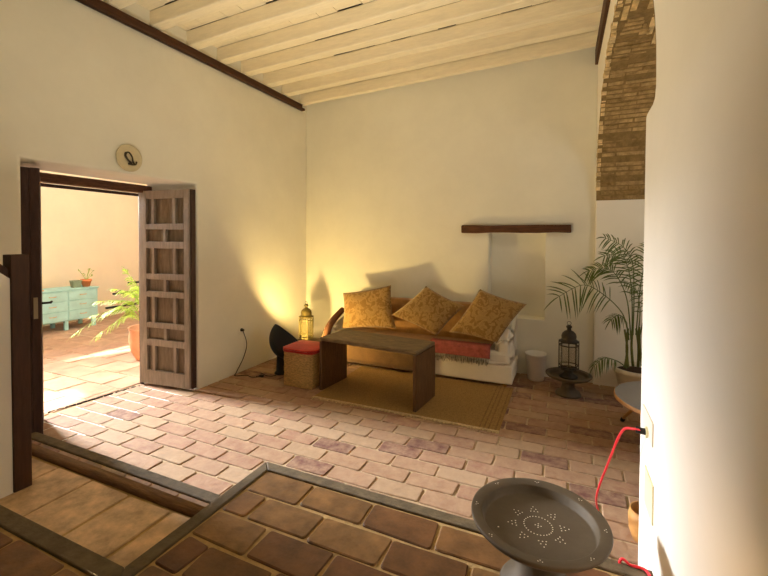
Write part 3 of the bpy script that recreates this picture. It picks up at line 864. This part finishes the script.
frond(root, A((636, 335, 4.42), (640, 290, 4.44), (645, 262, 4.46), (650, 245, 4.5)), 14, .18, .012, leaf_m, .4, .3)
frond(root, A((638, 335, 4.42), (640, 310, 4.40), (636, 290, 4.36), (625, 282, 4.3)), 12, .14, .011, leaf_m, .5, .3, Vector((.2, -.5, .8)))
frond(root, A((640, 335, 4.42), (648, 305, 4.42), (660, 285, 4.42), (676, 280, 4.42)), 14, .18, .012, leaf_m, .5, .3)

# ------------------------------------------------------------------ round table under the arch
TC = Vector((.80, 3.50, 0)); TR = .435
root = thing('side_table', 'low round table with blue-grey top and plywood edge under the arch', 'table', (TC.x, TC.y, 0))
bm = new(); lathe(bm, [(TR-.012, .318), (TR-.004, .345), (0, .3455)], 64, loc=TC, cap1=False); o = obj('tabletop', bm, blue_top, root)
bm = new(); lathe(bm, [(TR-.02, .315), (TR, .320), (TR, .340), (TR-.006, .3465)], 64, loc=TC, cap0=False, cap1=False); obj('plywood_edge', bm, ply, root, smooth=True)
for k in range(3):
    a = math.radians(134+120*k); d = Vector((math.cos(a), math.sin(a), 0))
    bm = new(); p0, p1 = TC+d*.25+Vector((0, 0, .318)), TC+d*.475+Vector((0, 0, .03)); tube(bm, [p0, p1], .012, 10); l_ = obj('leg', bm, tan_wood, root, smooth=True)
    bm = new(); tube(bm, [p1-Vector((0, 0, .005)), p1+d*.012-Vector((0, 0, .028))], .017, 10); obj('foot_cap', bm, rubber, l_, smooth=True)
# tan drum
bm = new(); lathe(bm, [(.07, .002), (.085, .05), (.088, .11), (.08, .15), (.072, .15), (.078, .1), (.07, .02), (0, .015)], 32, loc=(.405, 2.36, 0), cap1=False)
tag(obj('wooden_pot', bm, tan_wood, smooth=True), 'small tan wooden pot on the floor behind the right wall end', 'pot')

# ------------------------------------------------------------------ red cord
bm = new()
pts = [(XR-.012, 1.765, .785), (XR-.05, 1.77, .787), (.222, 1.86, .73), (.195, 2.05, .50), (.165, 2.22, .25), (.19, 2.45, .03), (.195, 2.35, .008), (.20, 2.05, .008), (.185, 1.80, .010), (.19, 1.69, .12), (.2, 1.665, ZL+.006), (.235, 1.66, ZL+.010), (.285, 1.645, ZL+.010), (.288, 1.5, ZL+.008), (.285, 1.2, ZL+.006)]
root = thing('extension_cord', 'red power cord hanging from the right wall outlet to the tiles', 'cord', (.2, 2.2, 0))
tube(bm, spline(pts, 8), .0048, 8); obj('cable', bm, red_plastic, root, smooth=True)
bm = new(); tube(bm, [(XR-.006, 1.765, .785), (XR-.042, 1.77, .787)], .012, 10); obj('plug', bm, rubber, root, smooth=True)

# ------------------------------------------------------------------ courtyard things
DX, DY0, DY1, DH = -7.32, 2.93, 4.38, .66
root = thing('dresser', 'long pale aqua chest of drawers against the courtyard wall', 'dresser', (DX-.2, 3.6, 0))
obj('body', B((DX-.45, DY0, .15), (DX, DY1, DH-.02)), aqua, root, bevel=.006)
obj('top', B((DX-.47, DY0-.02, DH-.02), (DX+.02, DY1+.015, DH+.004)), aqua, root, bevel=.006)
ycols = [(DY1-.03-.42, DY1-.03), (DY1-.03-.86, DY1-.03-.44), (DY1-.03-1.40, DY1-.03-.96)]
for (a, b_) in ycols:
    for k in range(3):
        z0_ = .165+k*.158
        d = obj('drawer', B((DX-.001, a, z0_), (DX+.014, b_, z0_+.146)), aqua_d, root, bevel=.004)
        ym = (a+b_)/2
        bm = new(); tube(bm, [(DX+.013, ym-.05, z0_+.085), (DX+.03, ym-.04, z0_+.08), (DX+.03, ym+.04, z0_+.08), (DX+.013, ym+.05, z0_+.085)], .005, 6); obj('handle', bm, plank_m, d)
for y in (DY1-.05, DY1-.47, DY1-.95, DY0+.05):
    for x in (DX-.04, DX-.41): obj('leg', B((x-.025, y-.025, 0), (x+.025, y+.025, .15)), aqua, root)
tag(obj('plank', B((DX-.3, 3.0, DH+.005), (DX-.05, 3.62, DH+.02)), plank_m), 'thin orange-brown board lying on the aqua dresser', 'board')
bm = new(); lathe(bm, [(.062, 0), (.076, .105), (.082, .108), (.082, .118), (.072, .118), (.06, .1), (0, .1)], 4, T=Matrix.Rotation(PI/4, 4, 'Z'), loc=(DX-.16, 4.13, DH+.005), cap1=False)
for v in bm.verts: v.co.y = 4.13+(v.co.y-4.13)*1.25
tag(obj('planter', bm, zinc), 'square grey-green planter on the aqua dresser', 'pot')
root = thing('potted_plant', 'small plant in an orange terracotta pot on the aqua dresser', 'plant', (DX-.15, 4.285, DH+.005))
bm = new(); lathe(bm, [(.05, 0), (.072, .09), (.082, .092), (.082, .125), (.07, .125), (.062, .09), (0, .09)], 24, loc=(DX-.15, 4.285, DH+.005), cap1=False); obj('pot', bm, terracotta, root, smooth=True)
bm = new()
for k in range(9):
    p = Vector((DX-.15, 4.285, DH+.1)); e = p+Vector((random.uniform(-.07, .07), random.uniform(-.09, .09), random.uniform(.06, .2)))
    tube(bm, [p, p.lerp(e, .5)+Vector((0, 0, .02)), e], .003, 5)
    for q in range(3): leaflet(bm, e, Vector((random.uniform(-1, 1), random.uniform(-1, 1), .4)), Vector((0, 0, 1)), .05, .022, .3)
obj('foliage', bm, leaf_c, root)
# courtyard palm
CPX, CPY = -4.72, 3.42
root = thing('courtyard_palm', 'bright green palm in a terracotta pot just outside the door', 'plant', (CPX, CPY, 0))
bm = new(); lathe(bm, [(.13, 0), (.19, .12), (.215, .26), (.20, .36), (.22, .40), (.20, .40), (.18, .34), (0, .34)], 36, loc=(CPX, CPY, 0), cap1=False); obj('pot', bm, terra_pale, root, smooth=True)
cr = Vector((CPX, CPY, .36))
for k in range(4):
    bm = new(); p = cr+Vector((random.uniform(-.05, .05), random.uniform(-.05, .05), -.02)); tube(bm, [p, p+Vector((random.uniform(-.03, .03), random.uniform(-.03, .03), .2))], .012, 7, .007); obj('stem', bm, stem_m, root)
for tip, hgt, ll in (((-.35, -.45, .22), .28, .14), ((-.5, -.3, .36), .36, .16), ((-.25, -.25, .52), .45, .16), ((-.2, -.5, .0), .2, .14), ((-.45, -.6, .02), .30, .15), ((.1, .5, .5), .5, .2), ((-.7, .3, .4), .5, .2), ((.3, .1, .7), .5, .18), ((-.2, -.15, .75), .5, .18)):
    tp = cr+Vector(tip); md = cr+Vector((tip[0]*.45, tip[1]*.45, hgt))
    frond(root, [cr, cr.lerp(md, .55)+Vector((0, 0, .06)), md, tp], 18, ll, .02, leaf_c, .5, .3, Vector((0, 0, 1)))
# slatted dark bench by courtyard wall
root = thing('bench', 'dark slatted bench by the courtyard wall behind the palm', 'bench', (-7.5, 5.4, 0))
for z, y0 in ((.20, 4.69), (.445, 4.82), (.62, 5.11)): obj('slat', B((-7.62, y0, z), (-7.58, 6.2, z+.035)), iron, root)
for y in (5.75, 6.12): obj('leg', B((-7.64, y, 0), (-7.60, y+.04, .70)), iron, root)

# ------------------------------------------------------------------ courtyard roof added to shape the sun patches, daylight
SUN_EL, SUN_AZ = math.radians(58), math.radians(200)
sd = Vector((math.cos(SUN_EL)*math.cos(SUN_AZ), math.cos(SUN_EL)*math.sin(SUN_AZ), math.sin(SUN_EL)))
ZMask = 4.2
def lift(x, y):
    t = ZMask/sd.z; return (x+sd.x*t, y+sd.y*t)
mask = struct('courtyard_mask', B((-11, -5, ZMask), (-3.9, 7.4, ZMask+.03)), court_plaster)
patches = [[(-4.62, 2.2), (-4.42, 2.42), (-4.13, 2.36), (-4.0, 1.95), (-4.3, 1.4), (-4.2, .8), (-5.4, .8), (-5.3, 1.5)], [(-5.95, 2.85), (-5.45, 3.85), (-5.2, 3.62), (-5.58, 2.72)]]
cs = []
for p in patches:
    c = new(); prism(c, [lift(*q) for q in p], ZMask-.2, ZMask+.2); cs.append(c)
cut(mask, cs); tag(mask, 'added light-shaping roof over the courtyard', 'mask', kind='structure')

def area(name, loc, tgt, sx, sy, e, col, spread=180):
    l = bpy.data.lights.new(name, 'AREA'); l.shape = 'RECTANGLE'; l.size = sx; l.size_y = sy; l.energy = e; l.color = col; l.spread = math.radians(spread)
    o = bpy.data.objects.new(name, l); C.objects.link(o); o.location = loc
    o.rotation_euler = (Vector(tgt)-Vector(loc)).to_track_quat('-Z', 'Y').to_euler(); return o
s = bpy.data.lights.new('sun', 'SUN'); s.energy = 17; s.angle = math.radians(1.2); s.color = (1, .93, .8)
so = bpy.data.objects.new('sun', s); C.objects.link(so); so.rotation_euler = sd.to_track_quat('Z', 'Y').to_euler()
area('door_daylight_fill', (-7.9, 2.58, 2.5), (0, 2.3, .6), .75, 2.4, 460, (1, 1, 1), 80)  # added area light pushing daylight through the door, no gateway behind it
area('courtyard_sky', (-6.3, 3.2, 4.15), (-6.3, 3.2, 0), 3.2, 4.5, 40, (1, .97, .94))
# lamp bulb
l = bpy.data.lights.new('lamp_bulb', 'POINT'); l.energy = 78; l.color = (1, .69, .24); l.shadow_soft_size = .05
lo = bpy.data.objects.new('lamp_bulb', l); C.objects.link(lo); lo.location = LAMP_POS
# added ceiling fill without a fitting, warm lamp, fill beyond the arch
area('ceiling_fill', (-1.35, .72, .42), (-1.25, 2.7, 3.4), .35, .35, 27, (1, .88, .62), 110)
l = bpy.data.lights.new('warm_lamp', 'SPOT'); l.energy = 20; l.color = (1, .62, .3); l.shadow_soft_size = .06; l.spot_size = math.radians(70); l.spot_blend = .9
lo = bpy.data.objects.new('warm_lamp', l); C.objects.link(lo); lo.location = (-.25, .35, .62); lo.rotation_euler = (Vector((.3, .98, .6))-lo.location).to_track_quat('-Z', 'Y').to_euler()
area('arch_room_fill', (2.6, 3.2, 2.4), (.6, 4.0, .8), 1.0, 1.0, 16, (1, .93, .8))  # added fill light, no window stands here
w_ = bpy.data.worlds.new('world'); sc.world = w_; w_.use_nodes = True
w_.node_tree.nodes['Background'].inputs[0].default_value = (.75, .85, 1, 1); w_.node_tree.nodes['Background'].inputs[1].default_value = 1.0
